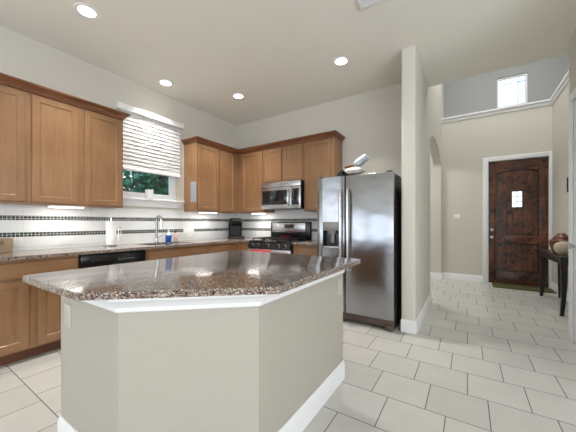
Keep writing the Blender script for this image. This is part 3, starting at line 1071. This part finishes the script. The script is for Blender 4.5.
# outlets and switches
def plate(kind, p, u, n, w, h, label, cat, gangs=1, what='outlet', group='cover plates on the backsplash', mat=None):
    pm = mat or M['white']
    t = thing(kind, p, label, cat, group)
    u, n, c = Vector(u), Vector(n), Vector(p)

    def slab(cu, cz_, ww, hh, d0, d1, nm, mat):
        A = c + u * (cu - ww / 2) + n * d0
        B = c + u * (cu + ww / 2) + n * d1
        m = MB()
        m.box(min(A.x, B.x), max(A.x, B.x), min(A.y, B.y), max(A.y, B.y), c.z + cz_ - hh / 2, c.z + cz_ + hh / 2, 0.0015)
        m.build(nm, mat, t)
    slab(0, 0, w, h, 0.0, 0.006, 'cover_plate', pm)
    for g in range(gangs):
        gu = (g - (gangs - 1) / 2) * 0.046
        if what == 'outlet':
            for s in (-1, 1):
                slab(gu, s * 0.02 if h > w or gangs > 1 else 0, 0.03, 0.026, 0.006, 0.0085, 'socket', mat or M['trim'])
        else:
            slab(gu, 0, 0.032, 0.066, 0.006, 0.010, 'rocker', M['trim'])
    return t


plate('wall_outlet', (XL + 0.0095, 0.845, 1.0), (0, 1, 0), (1, 0, 0), 0.075, 0.095, 'white outlet plate beside the brown box on the left wall', 'outlet')
plate('wall_outlet', (XL + 0.0095, 1.243, 1.0), (0, 1, 0), (1, 0, 0), 0.12, 0.10, 'wide white outlet plate between brown box and paper towel', 'outlet', 2)
plate('wall_switch', (XL + 0.0095, 2.866, 1.04), (0, 1, 0), (1, 0, 0), 0.20, 0.15, 'large white switch plate interrupting the lower mosaic band', 'switch', 4, 'switch')
plate('wall_outlet', (-3.33, YB - 0.0095, 0.99), (1, 0, 0), (0, -1, 0), 0.12, 0.10, 'white outlet plate on the back wall between coffee maker and range', 'outlet', 2)
plate('wall_switch', (-0.185, YE, 1.32), (1, 0, 0), (0, -1, 0), 0.115, 0.115, 'white double switch plate on the entry wall left of the front door', 'switch', 2, 'switch', 'plates in the hall')

# ------------------------------------------------------------------ dishwasher
dw = thing('dishwasher', (XL, 1.48, 0), 'black dishwasher under the counter left of the sink cabinet', 'dishwasher')
MB().box(XL + 0.05, XF - 0.03, 1.148, 1.808, 0.10, ZT - 0.033).build('tub', M['black_matte'], dw)
MB().box(XF - 0.03, XF, 1.152, 1.804, 0.12, 0.70, 0.005).build('door', M['black'], dw)
o = MB().box(XF - 0.03, XF + 0.004, 1.152, 1.804, 0.706, 0.866, 0.006).build('control_panel', M['black'], dw)
MB().box(XF + 0.0035, XF + 0.0065, 1.24, 1.38, 0.80, 0.825, 0.002).build('handle_recess', M['black_matte'], o)
for i in range(6):
    MB().box(XF + 0.0035, XF + 0.0055, 1.50 + i * 0.03, 1.518 + i * 0.03, 0.795, 0.803).build('button', plain('grey_button', (120, 122, 124), 0.4), o)
MB().box(XL + 0.3, XF - 0.085, 1.152, 1.804, 0.0, 0.10).build('toe_panel', M['black_matte'], dw)

# ------------------------------------------------------------------ coffee maker
cm = thing('coffee_maker', (-3.50, 3.70, ZT), 'black pod coffee maker in the counter corner', 'coffee maker')


def cm_part(mb, nm, mat, parent=None):
    ang = R(-40)
    c = Vector((-3.535, 3.685, 0))
    for v in mb.bm.verts:
        x, y = v.co.x, v.co.y
        x, y = x * 1.12, y * 1.2
        v.co.z = ZT + (v.co.z - ZT) * 1.1
        v.co.x = c.x + x * math.cos(ang) - y * math.sin(ang)
        v.co.y = c.y + x * math.sin(ang) + y * math.cos(ang)
    return mb.build(nm, mat, parent or cm)


# local frame: +x towards the user
m = MB()
m.box(-0.13, 0.0, -0.10, 0.10, ZT + 0.001, ZT + 0.30, 0.04, 4)
cm_part(m, 'water_tank_body', M['black_soft'])
m = MB()
m.prism([(-0.13, ZT + 0.215), (0.10, ZT + 0.215), (0.125, ZT + 0.25), (0.11, ZT + 0.305), (0.05, ZT + 0.335), (-0.09, ZT + 0.335), (-0.13, ZT + 0.30)], -0.090, 0.090, 0.034, 4, 'y')
cm_part(m, 'brew_head', M['black_soft'])
m = MB().box(-0.05, 0.16, -0.118, 0.118, ZT + 0.001, ZT + 0.035, 0.012, 3)
cm_part(m, 'drip_tray', M['black_matte'])
m = MB()
m.tube([(0.11, -0.075, ZT + 0.285), (0.135, -0.05, ZT + 0.30), (0.135, 0.05, ZT + 0.30), (0.11, 0.075, ZT + 0.285)], 0.007, 8)
cm_part(m, 'handle', M['chrome'])
m = MB().box(0.0, 0.004, -0.07, 0.07, ZT + 0.05, ZT + 0.20)
cm_part(m, 'back_panel', M['black_soft'])
m = MB().lathe([(0.02, ZT + 0.18), (0.028, ZT + 0.215)], (0.06, 0, 0), 16)
cm_part(m, 'spout', M['black_matte'])

# ------------------------------------------------------------------ range
RX0, RX1 = -2.925, -2.137
rg = thing('gas_range', ((RX0 + RX1) / 2, YB, 0), 'black and stainless gas range under the microwave', 'stove')
MB().box(RX0, RX1, 3.38, YB - 0.012, 0.02, 0.895, 0.004).build('body', M['black'], rg)
MB().box(RX0, RX1, 3.345, YB - 0.07, 0.896, 0.918, 0.006).build('cooktop', M['black'], rg)
cp_ = MB().prism([(3.322, 0.80), (3.379, 0.80), (3.379, 0.895), (3.338, 0.895)], RX0 + 0.002, RX1 - 0.002, axis='x').build('control_panel', M['black'], rg)
for i, kx in enumerate((RX0 + 0.09, RX0 + 0.20, (RX0 + RX1) / 2, RX1 - 0.20, RX1 - 0.09)):
    k = MB().lathe([(0.026, 3.335), (0.026, 3.318), (0.022, 3.312), (0.019, 3.298), (0.017, 3.296)], (kx, 0, 0.85), 20, 'y').build('knob', M['black_matte'], rg)
    MB().lathe([(0.029, 3.3315), (0.029, 3.3255), (0.0262, 3.3245), (0.0262, 3.331)], (kx, 0, 0.85), 20, 'y', True).build('knob_ring', M['nickel'], k)
od = MB().box(RX0 + 0.004, RX1 - 0.004, 3.34, 3.379, 0.20, 0.792, 0.006).build('oven_door', M['steel'], rg)
MB().box(RX0 + 0.12, RX1 - 0.12, 3.337, 3.3405, 0.32, 0.62).build('oven_window', M['smoke'], od)
m = MB().tube([(RX0 + 0.05, 3.29, 0.765), (RX1 - 0.05, 3.29, 0.765)], 0.012, 12)
for x in (RX0 + 0.08, RX1 - 0.08):
    m.tube([(x, 3.29, 0.765), (x, 3.342, 0.765)], 0.009, 8)
m.build('oven_handle', M['steel'], od)
MB().box(RX0 + 0.004, RX1 - 0.004, 3.342, 3.379, 0.06, 0.19, 0.005).build('bottom_drawer', M['steel'], rg)
# backguard
bgp = MB().box(RX0 - 0.005, RX1 + 0.005, 3.935, YB - 0.012, 0.90, 1.215, 0.012, 3).build('backguard', M['black'], rg)
MB().box(RX0 + 0.035, RX1 - 0.085, 3.929, 3.9355, 1.035, 1.195, 0.002).build('backguard_panel', M['steel'], bgp)
MB().box(-2.63, -2.44, 3.926, 3.9295, 1.10, 1.17, 0.001).build('display', M['display'], bgp)
for i in range(5):
    MB().box(-2.61 + i * 0.034, -2.59 + i * 0.034, 3.9245, 3.9262, 1.112, 1.120).build('button', plain('pale_button', (150, 156, 168), 0.4), bgp)
# burners and grates
for gx in (RX0 + 0.19, (RX0 + RX1) / 2, RX1 - 0.19):
    for gy in ((3.49, 3.77) if abs(gx - (RX0 + RX1) / 2) > 0.1 else (3.63,)):
        b_ = MB().lathe([(0.05, 0.918), (0.05, 0.926), (0.036, 0.928)], (gx, gy, 0), 20).build('burner', M['dark_grey'], rg)
        MB().lathe([(0.034, 0.928), (0.036, 0.934), (0.03, 0.939), (0.001, 0.94)], (gx, gy, 0), 20).build('burner_cap', M['black_matte'], b_)
for k in range(3):
    a = RX0 + 0.03 + k * (RX1 - RX0 - 0.06) / 3 + 0.004
    b = RX0 + 0.03 + (k + 1) * (RX1 - RX0 - 0.06) / 3 - 0.004
    m = MB()
    for y in (3.40, 3.63, 3.86):
        m.box(a, b, y - 0.006, y + 0.006, 0.942, 0.956, 0.002)
    for x in (a + 0.006, (a + b) / 2, b - 0.006):
        m.box(x - 0.006, x + 0.006, 3.40, 3.86, 0.943, 0.957, 0.002)
    for x in (a + 0.008, b - 0.008):
        for y in (3.402, 3.858):
            m.box(x - 0.006, x + 0.006, y - 0.006, y + 0.006, 0.918, 0.945)
    m.build('grate', M['black_matte'], rg)

# red towel over the oven handle and red spoon rest on the cooktop
m = MB()
tx0, tx1 = RX0 + 0.13, RX0 + 0.48
nx = 14
ring = [(3.304, 0.48), (3.3045, 0.76), (3.302, 0.773), (3.292, 0.7795), (3.280, 0.777), (3.2755, 0.765), (3.273, 0.40)]
grid = []
for i in range(nx + 1):
    x = tx0 + (tx1 - tx0) * i / nx
    grid.append([m.bm.verts.new((x, y + (0.004 * math.sin(i * 1.3) if z < 0.6 else 0), z)) for y, z in ring])
for i in range(nx):
    for j in range(len(ring) - 1):
        m.bm.faces.new((grid[i][j], grid[i + 1][j], grid[i + 1][j + 1], grid[i][j + 1]))
tw = m.build('dish_towel', M['red'])
tag(tw, 'red dish towel hung over the oven door handle of the range', 'towel')
md = tw.modifiers.new('thickness', 'SOLIDIFY')
md.thickness = 0.003
md.offset = 1
sr = thing('spoon_rest', (-2.53, 3.80, 0.957), 'small red dish lying on the range grates', 'dish')
MB().lathe([(0.001, 0.958), (0.06, 0.958), (0.085, 0.972), (0.082, 0.974), (0.058, 0.962), (0.001, 0.961)], (-2.53, 3.78, 0), 24).build('bowl', M['red'], sr)

# ------------------------------------------------------------------ microwave
MX0, MX1, MY, MZ0, MZ1 = -2.882, -2.117, 3.60, 1.415, 1.85
mw = thing('microwave', ((MX0 + MX1) / 2, YB, MZ0), 'stainless over-range microwave under the short cabinet', 'microwave')
MB().box(MX0, MX1, MY + 0.02, YB - 0.012, MZ0, MZ1, 0.003).build('case', M['black'], mw)
MB().box(MX0, MX1, MY, MY + 0.02, MZ1 - 0.085, MZ1, 0.004).build('top_grille', M['steel'], mw)
dxr = MX1 - 0.17
md_ = MB().box(MX0, dxr, MY - 0.004, MY + 0.02, MZ0 + 0.005, MZ1 - 0.09, 0.004).build('door', M['steel'], mw)
MB().box(MX0 + 0.035, dxr - 0.075, MY - 0.0065, MY - 0.003, MZ0 + 0.07, MZ1 - 0.135, 0.001).build('door_window', M['smoke'], md_)
hx_ = dxr - 0.035
m = MB()
m.tube([(hx_, MY - 0.004, MZ0 + 0.05), (hx_, MY - 0.04, MZ0 + 0.08), (hx_, MY - 0.052, MZ0 + 0.18), (hx_, MY - 0.04, MZ0 + 0.28), (hx_, MY - 0.004, MZ0 + 0.31)], [0.010, 0.013, 0.015, 0.013, 0.010], 12)
m.build('handle', M['chrome'], md_)
cpn = MB().box(dxr + 0.003, MX1, MY - 0.002, MY + 0.02, MZ0 + 0.005, MZ1 - 0.09, 0.004).build('control_panel', M['steel'], mw)
MB().box(dxr + 0.02, MX1 - 0.03, MY - 0.0045, MY - 0.001, MZ0 + 0.06, MZ1 - 0.125, 0.001).build('keypad', M['smoke'], cpn)

# ------------------------------------------------------------------ refrigerator
FX0, FX1, FY, FZ = -1.592, -0.668, 3.12, 1.755
fr = thing('refrigerator', ((FX0 + FX1) / 2, 3.6, 0), 'stainless side-by-side refrigerator beside the end of the arch wall', 'refrigerator')
MB().box(FX0 + 0.005, FX1 - 0.004, FY + 0.075, 3.97, 0.03, FZ - 0.01, 0.004).build('case', M['dark_grey'], fr)
fs = -1.222
gz0_, gz1_ = 0.125, FZ
# left door with the dispenser cut out
qx0, qx1, qz0, qz1 = -1.512, -1.284, 0.885, 1.205
m = MB()
y0, y1 = FY, FY + 0.07
m.box(FX0, qx0, y0, y1, gz0_, gz1_, 0.006)
m.box(qx1, fs - 0.006, y0, y1, gz0_, gz1_, 0.006)
m.box(qx0 - 0.006, qx1 + 0.006, y0, y1, gz0_, qz0)
m.box(qx0 - 0.006, qx1 + 0.006, y0, y1, qz1, gz1_)
ld = m.build('left_door', M['fridge'], fr)
MB().box(fs + 0.006, FX1, y0, y1, gz0_, gz1_, 0.008, 3).build('right_door', M['fridge'], fr)
m = MB()
m.box(qx0, qx1, y1 - 0.012, y1, qz0, qz1)
m.box(qx0, qx0 + 0.006, y0 + 0.003, y1 - 0.012, qz0, 1.10).box(qx1 - 0.006, qx1, y0 + 0.003, y1 - 0.012, qz0, 1.10)
dp = m.build('dispenser', M['black'], ld)
MB().box(qx0 + 0.001, qx1 - 0.001, y0 - 0.004, y1 - 0.012, 1.10, qz1 - 0.001, 0.004).build('dispenser_panel', plain('grey_panel', (138, 136, 134), 0.35, 0.2), ld)
MB().box(qx0 + 0.006, qx1 - 0.006, y0 - 0.002, y1 - 0.012, qz0, qz0 + 0.022, 0.003).build('drip_tray', M['steel'], ld)
m = MB()
m.box(-1.42, -1.37, y0 + 0.03, y0 + 0.045, 0.95, 1.06, 0.005)
m.box(-1.44, -1.35, y0 + 0.015, y0 + 0.05, 1.06, 1.10, 0.004)
m.build('dispenser_paddle', plain('paddle_grey', (130, 130, 132), 0.4), ld)
for hx2, par in ((fs - 0.045, ld), (fs + 0.045, fr)):
    m = MB()
    m.tube([(hx2, FY - 0.002, 1.60), (hx2, FY - 0.045, 1.575), (hx2, FY - 0.052, 1.50), (hx2, FY - 0.052, 0.72), (hx2, FY - 0.045, 0.645), (hx2, FY - 0.002, 0.62)], [0.013, 0.015, 0.016, 0.016, 0.015, 0.013], 12)
    m.build('handle', M['steel'], par)
m = MB().box(FX0 + 0.01, FX1 - 0.01, FY + 0.055, FY + 0.074, 0.03, 0.118, 0.003)
m.build('bottom_grille', M['grille'], fr)
for x in (FX0 + 0.05, FX1 - 0.06):
    MB().box(x - 0.045, x + 0.045, FY + 0.03, FY + 0.09, 0.0, 0.06, 0.008).build('foot', M['grille'], fr)
for x in (FX0 + 0.05, FX1 - 0.055):
    MB().box(x - 0.03, x + 0.03, FY + 0.02, FY + 0.13, FZ - 0.011, FZ + 0.016, 0.005).build('hinge_cap', M['dark_grey'], fr)

# packages on the refrigerator
PZ = FZ - 0.009
tr = thing('serving_tray', (-1.18, 3.32, PZ), 'black tray tipped under the packages on top of the refrigerator', 'tray')
m = MB()
m.prism([(-1.375, PZ + 0.001), (-1.05, PZ + 0.001), (-1.05, PZ + 0.030), (-1.30, PZ + 0.034), (-1.272, PZ + 0.095), (-1.287, PZ + 0.108), (-1.345, PZ + 0.06)], 3.197, 3.40, 0.003, 2, 'y')
m.build('tray', M['black_matte'], tr)
pk = thing('snack_package', (-1.13, 3.32, PZ), 'crumpled white and pink printed package lying on the tray', 'package')


def pillow(cx, cy, cz, lx, ly, lz, rot, mat, name, parent, seed=1):
    rnd = random.Random(seed)
    m = MB()
    nx, ny = 12, 8
    top, bot = [], []
    ang = R(rot)
    for s, store in ((1, top), (-1, bot)):
        for i in range(nx + 1):
            row = []
            for j in range(ny + 1):
                u, v = i / nx * 2 - 1, j / ny * 2 - 1
                h = (max(0, 1 - abs(u) ** 3) * max(0, 1 - abs(v) ** 3)) ** 0.5
                d = s * lz * h + (rnd.uniform(-1, 1) * lz * 0.22 if h > 0 else 0)
                x, z = u * lx, d
                row.append(m.bm.verts.new((cx + x * math.cos(ang) - z * math.sin(ang), cy + v * ly, cz + x * math.sin(ang) + z * math.cos(ang))))
            store.append(row)
    for store in (top, bot):
        for i in range(nx):
            for j in range(ny):
                m.bm.faces.new((store[i][j], store[i + 1][j], store[i + 1][j + 1], store[i][j + 1]))
    bmesh.ops.remove_doubles(m.bm, verts=m.bm.verts, dist=0.0005)
    return m.build(name, mat, parent, 60)


pillow(-1.155, 3.27, PZ + 0.083, 0.108, 0.085, 0.040, 0, M['pack'], 'wrapper', pk, 3)
pk = thing('snack_package', (-1.06, 3.33, PZ), 'blue-grey foil package leaning up on the refrigerator top', 'package')
pillow(-1.070, 3.27, PZ + 0.198, 0.092, 0.07, 0.040, 30, M['pack_blue'], 'wrapper', pk, 5)
tag(MB().prism([(-1.27, PZ + 0.128), (-1.165, PZ + 0.138), (-1.165, PZ + 0.152), (-1.27, PZ + 0.142)], 3.21, 3.33, axis='y').build('cracker_box', M['brown']),
    'flat brown box lying across the white package on the refrigerator', 'box')

# ------------------------------------------------------------------ island
IX0, IX1 = -1.876, -0.805
IY0, IY1 = 0.59, 2.012
body = [(IX0, IY0), (-1.25, IY0), (IX1, 0.991), (IX1, IY1), (IX0, IY1)]
il = thing('kitchen_island', (-1.3, 1.3, 0), 'greige kitchen island with angled front corner and white trim', 'island')
ITZ = 0.882
M['island'] = plain('island_paint', (172, 167, 156), 0.7, var=0.012, bump=0.2, bscale=90)
MB().prism(body, 0.0, ITZ - 0.001).build('base', M['island'], il)
pth = [(IX0, IY0), (-1.25, IY0), (IX1, 0.991), (IX1, IY1)]
MP = [(0, ITZ - 0.072), (0.010, ITZ - 0.072), (0.014, ITZ - 0.066), (0.014, ITZ - 0.052), (0.018, ITZ - 0.048), (0.024, ITZ - 0.034), (0.040, ITZ - 0.020), (0.046, ITZ - 0.016), (0.046, ITZ - 0.001), (0, ITZ - 0.001)]
MB().sweep(pth, MP, 1).build('top_moulding', M['trim'], il)
MB().sweep(pth, BP, 1).build('baseboard', M['trim'], il)
MB().box(IX0, IX1 - 0.01, IY1, IY1 + 0.018, 0.10, ITZ - 0.001).build('end_panel', M['maple'], il)
for a, b in ((IY0 + 0.04, 1.28), (1.32, IY1 - 0.04)):
    MB().panel((IX0, b, 0.13), (0, -1, 0), (-1, 0, 0), b - a, 0.70).build('door', M['maple'], il)
top = [(-1.975, 0.452), (-1.30, 0.458), (-0.686, 0.985), (-0.686, 2.088), (-1.975, 2.088)]


def round_corners(pts, r, n=5):
    out = []
    k = len(pts)
    for i in range(k):
        p = Vector(pts[i])
        a = (Vector(pts[i - 1]) - p).normalized()
        b = (Vector(pts[(i + 1) % k]) - p).normalized()
        ang = a.angle(b)
        t = r / math.tan(ang / 2)
        s, e = p + a * t, p + b * t
        c = p + (a + b).normalized() * (r / math.sin(ang / 2))
        a0 = math.atan2(s.y - c.y, s.x - c.x)
        a1 = math.atan2(e.y - c.y, e.x - c.x)
        d = (a1 - a0 + math.pi) % (2 * math.pi) - math.pi
        for j in range(n + 1):
            q = a0 + d * j / n
            out.append((c.x + r * math.cos(q), c.y + r * math.sin(q)))
    return out


tag(MB().prism(round_corners(top, 0.02), ITZ, ITZ + 0.032, 0.006, 3).build('island_countertop', M['granite']),
    'polished speckled granite worktop lying on the kitchen island', 'countertop')
plate('island_outlet', (-1.775, IY0, 0.70), (1, 0, 0), (0, -1, 0), 0.075, 0.12, 'white outlet plate on the island end facing the left front', 'outlet', 1, 'outlet', 'outlets on the island', M['almond'])
plate('island_outlet', (IX1, 1.95, 0.71), (0, 1, 0), (1, 0, 0), 0.075, 0.12, 'white outlet plate on the island side near the refrigerator', 'outlet', 1, 'outlet', 'outlets on the island', M['almond'])

# ------------------------------------------------------------------ foyer things
tb = thing('console_table', (1.14, 5.45, 0), 'dark espresso console table against the right wall by the front door', 'table')
TZ = 0.765
m = MB()
m.box(0.985, 1.265, 4.83, 6.09, TZ - 0.028, TZ, 0.008, 3)
m.build('tabletop', M['espresso'], tb)
m = MB()
m.box(1.01, 1.03, 4.87, 6.05, TZ - 0.11, TZ - 0.028).box(1.235, 1.255, 4.87, 6.05, TZ - 0.11, TZ - 0.028)
m.box(1.03, 1.235, 4.87, 4.89, TZ - 0.11, TZ - 0.028).box(1.03, 1.235, 6.03, 6.05, TZ - 0.11, TZ - 0.028)
m.build('apron', M['espresso'], tb)
for x, s in ((1.03, -1), (1.235, 1)):
    for y, q in ((4.89, -1), (6.03, 1)):
        m = MB()
        rings = []
        for tt in range(9):
            k = tt / 8
            z = (TZ - 0.03) * (1 - k)
            w = 0.034 - 0.016 * k
            bow = 0.012 * math.sin(k * math.pi) - 0.018 * k * k
            cx_, cy_ = x + (bow if s < 0 else 0), y - q * bow
            rings.append([m.bm.verts.new((cx_ + a * w, cy_ + b * w, z)) for a, b in ((-1, -1), (1, -1), (1, 1), (-1, 1))])
        for a, b in zip(rings, rings[1:]):
            for i in range(4):
                m.bm.faces.new((a[i], a[(i + 1) % 4], b[(i + 1) % 4], b[i]))
        m.bm.faces.new(rings[0])
        m.bm.faces.new(rings[-1])
        m.build('leg', M['espresso'], tb)

ur = thing('urn', (1.12, 5.42, TZ), 'glazed reddish brown urn with pointed lid on the console table', 'urn')
z = TZ + 0.001
MB().lathe([(0.085, z), (0.095, z + 0.01), (0.12, z + 0.08), (0.132, z + 0.135), (0.130, z + 0.17), (0.112, z + 0.195), (0.085, z + 0.212)], (1.125, 5.42, 0), 28).build('vessel', M['terracotta'], ur)
MB().lathe([(0.092, z + 0.212), (0.094, z + 0.219), (0.06, z + 0.252), (0.04, z + 0.272), (0.032, z + 0.280), (0.001, z + 0.282)], (1.125, 5.42, 0), 24).build('lid', M['terracotta'], ur)
vs = thing('round_vase', (1.11, 5.15, TZ), 'round cream ceramic vase standing in front of the brown urn', 'vase')
MB().lathe([(0.05, z), (0.058, z + 0.006), (0.085, z + 0.035), (0.103, z + 0.08), (0.102, z + 0.115), (0.08, z + 0.155), (0.045, z + 0.172), (0.036, z + 0.176), (0.040, z + 0.186), (0.030, z + 0.185), (0.028, z + 0.165)], (1.085, 5.13, 0), 28).build('vessel', M['cream'], vs)
tag(MB().box(0.40, 1.262, 6.36, 6.765, 0.0005, 0.014, 0.005).build('doormat', M['mat']), 'olive green doormat lying in front of the dark entry door', 'doormat')
fm = thing('wall_frame', (XR, 5.75, 1.77), 'narrow dark framed piece hanging on the foyer wall above the table', 'picture')
m = MB()
m.box(XR - 0.022, XR - 0.001, 5.50, 5.53, 1.66, 1.885).box(XR - 0.022, XR - 0.001, 5.795, 5.825, 1.66, 1.885)
m.box(XR - 0.022, XR - 0.001, 5.53, 5.795, 1.66, 1.69).box(XR - 0.022, XR - 0.001, 5.53, 5.795, 1.855, 1.885)
m.build('frame', M['black_matte'], fm)
MB().box(XR - 0.012, XR - 0.002, 5.53, 5.795, 1.69, 1.855).build('print', M['card'], fm)

# ------------------------------------------------------------------ outside the kitchen window and front door
structure(MB().box(-40, XL - 0.16, -30, 40, -0.35, -0.3).build('ground_outside', M['grass']))
structure(MB().box(-3.7, 30, YR + 0.5, 40, -0.15, -0.1).build('porch_paving', M['paving']))


def tree(x, y, h, r, n, seed, label):
    rnd = random.Random(seed)
    t = thing('tree', (x, y, -0.3), label, 'tree', 'trees outside the kitchen window')
    m = MB().tube([(x, y, -0.3), (x + 0.05, y, h * 0.4), (x - 0.05, y + 0.05, h * 0.85)], [0.12, 0.09, 0.03], 10)
    for k in range(9):
        a = rnd.uniform(0, 6.28)
        z0 = h * rnd.uniform(0.3, 0.7)
        m.tube([(x, y, z0), (x + math.cos(a) * r * 0.5, y + math.sin(a) * r * 0.5, z0 + 0.35), (x + math.cos(a) * r * 0.85, y + math.sin(a) * r * 0.85, z0 + 0.5)], [0.035, 0.02, 0.008], 6)
    m.build('trunk', M['bark'], t)
    m = MB()
    for k in range(n):
        while True:
            p = Vector((rnd.uniform(-1, 1), rnd.uniform(-1, 1), rnd.uniform(-1, 1)))
            if 0.2 < p.length < 1:
                break
        c = Vector((x + p.x * r, y + p.y * r, h * 0.58 + p.z * h * 0.42))
        d = Vector((rnd.uniform(-1, 1), rnd.uniform(-1, 1), rnd.uniform(-1, 0.4))).normalized()
        s = d.cross(Vector((rnd.uniform(-1, 1), rnd.uniform(-1, 1), rnd.uniform(-1, 1)))).normalized()
        L_, w = rnd.uniform(0.10, 0.19), rnd.uniform(0.04, 0.07)
        vs_ = [m.bm.verts.new(c + d * a + s * b) for a, b in ((0, 0), (L_ * 0.5, w), (L_, 0), (L_ * 0.5, -w))]
        m.bm.faces.new(vs_)
    m.build('foliage', M['leaf'], t)


tree(-6.6, 4.15, 3.7, 1.1, 3600, 4, 'leafy green tree directly outside the kitchen window')
tree(-9.6, 6.9, 4.6, 1.7, 5000, 5, 'second leafy tree further off, right part of the kitchen window')
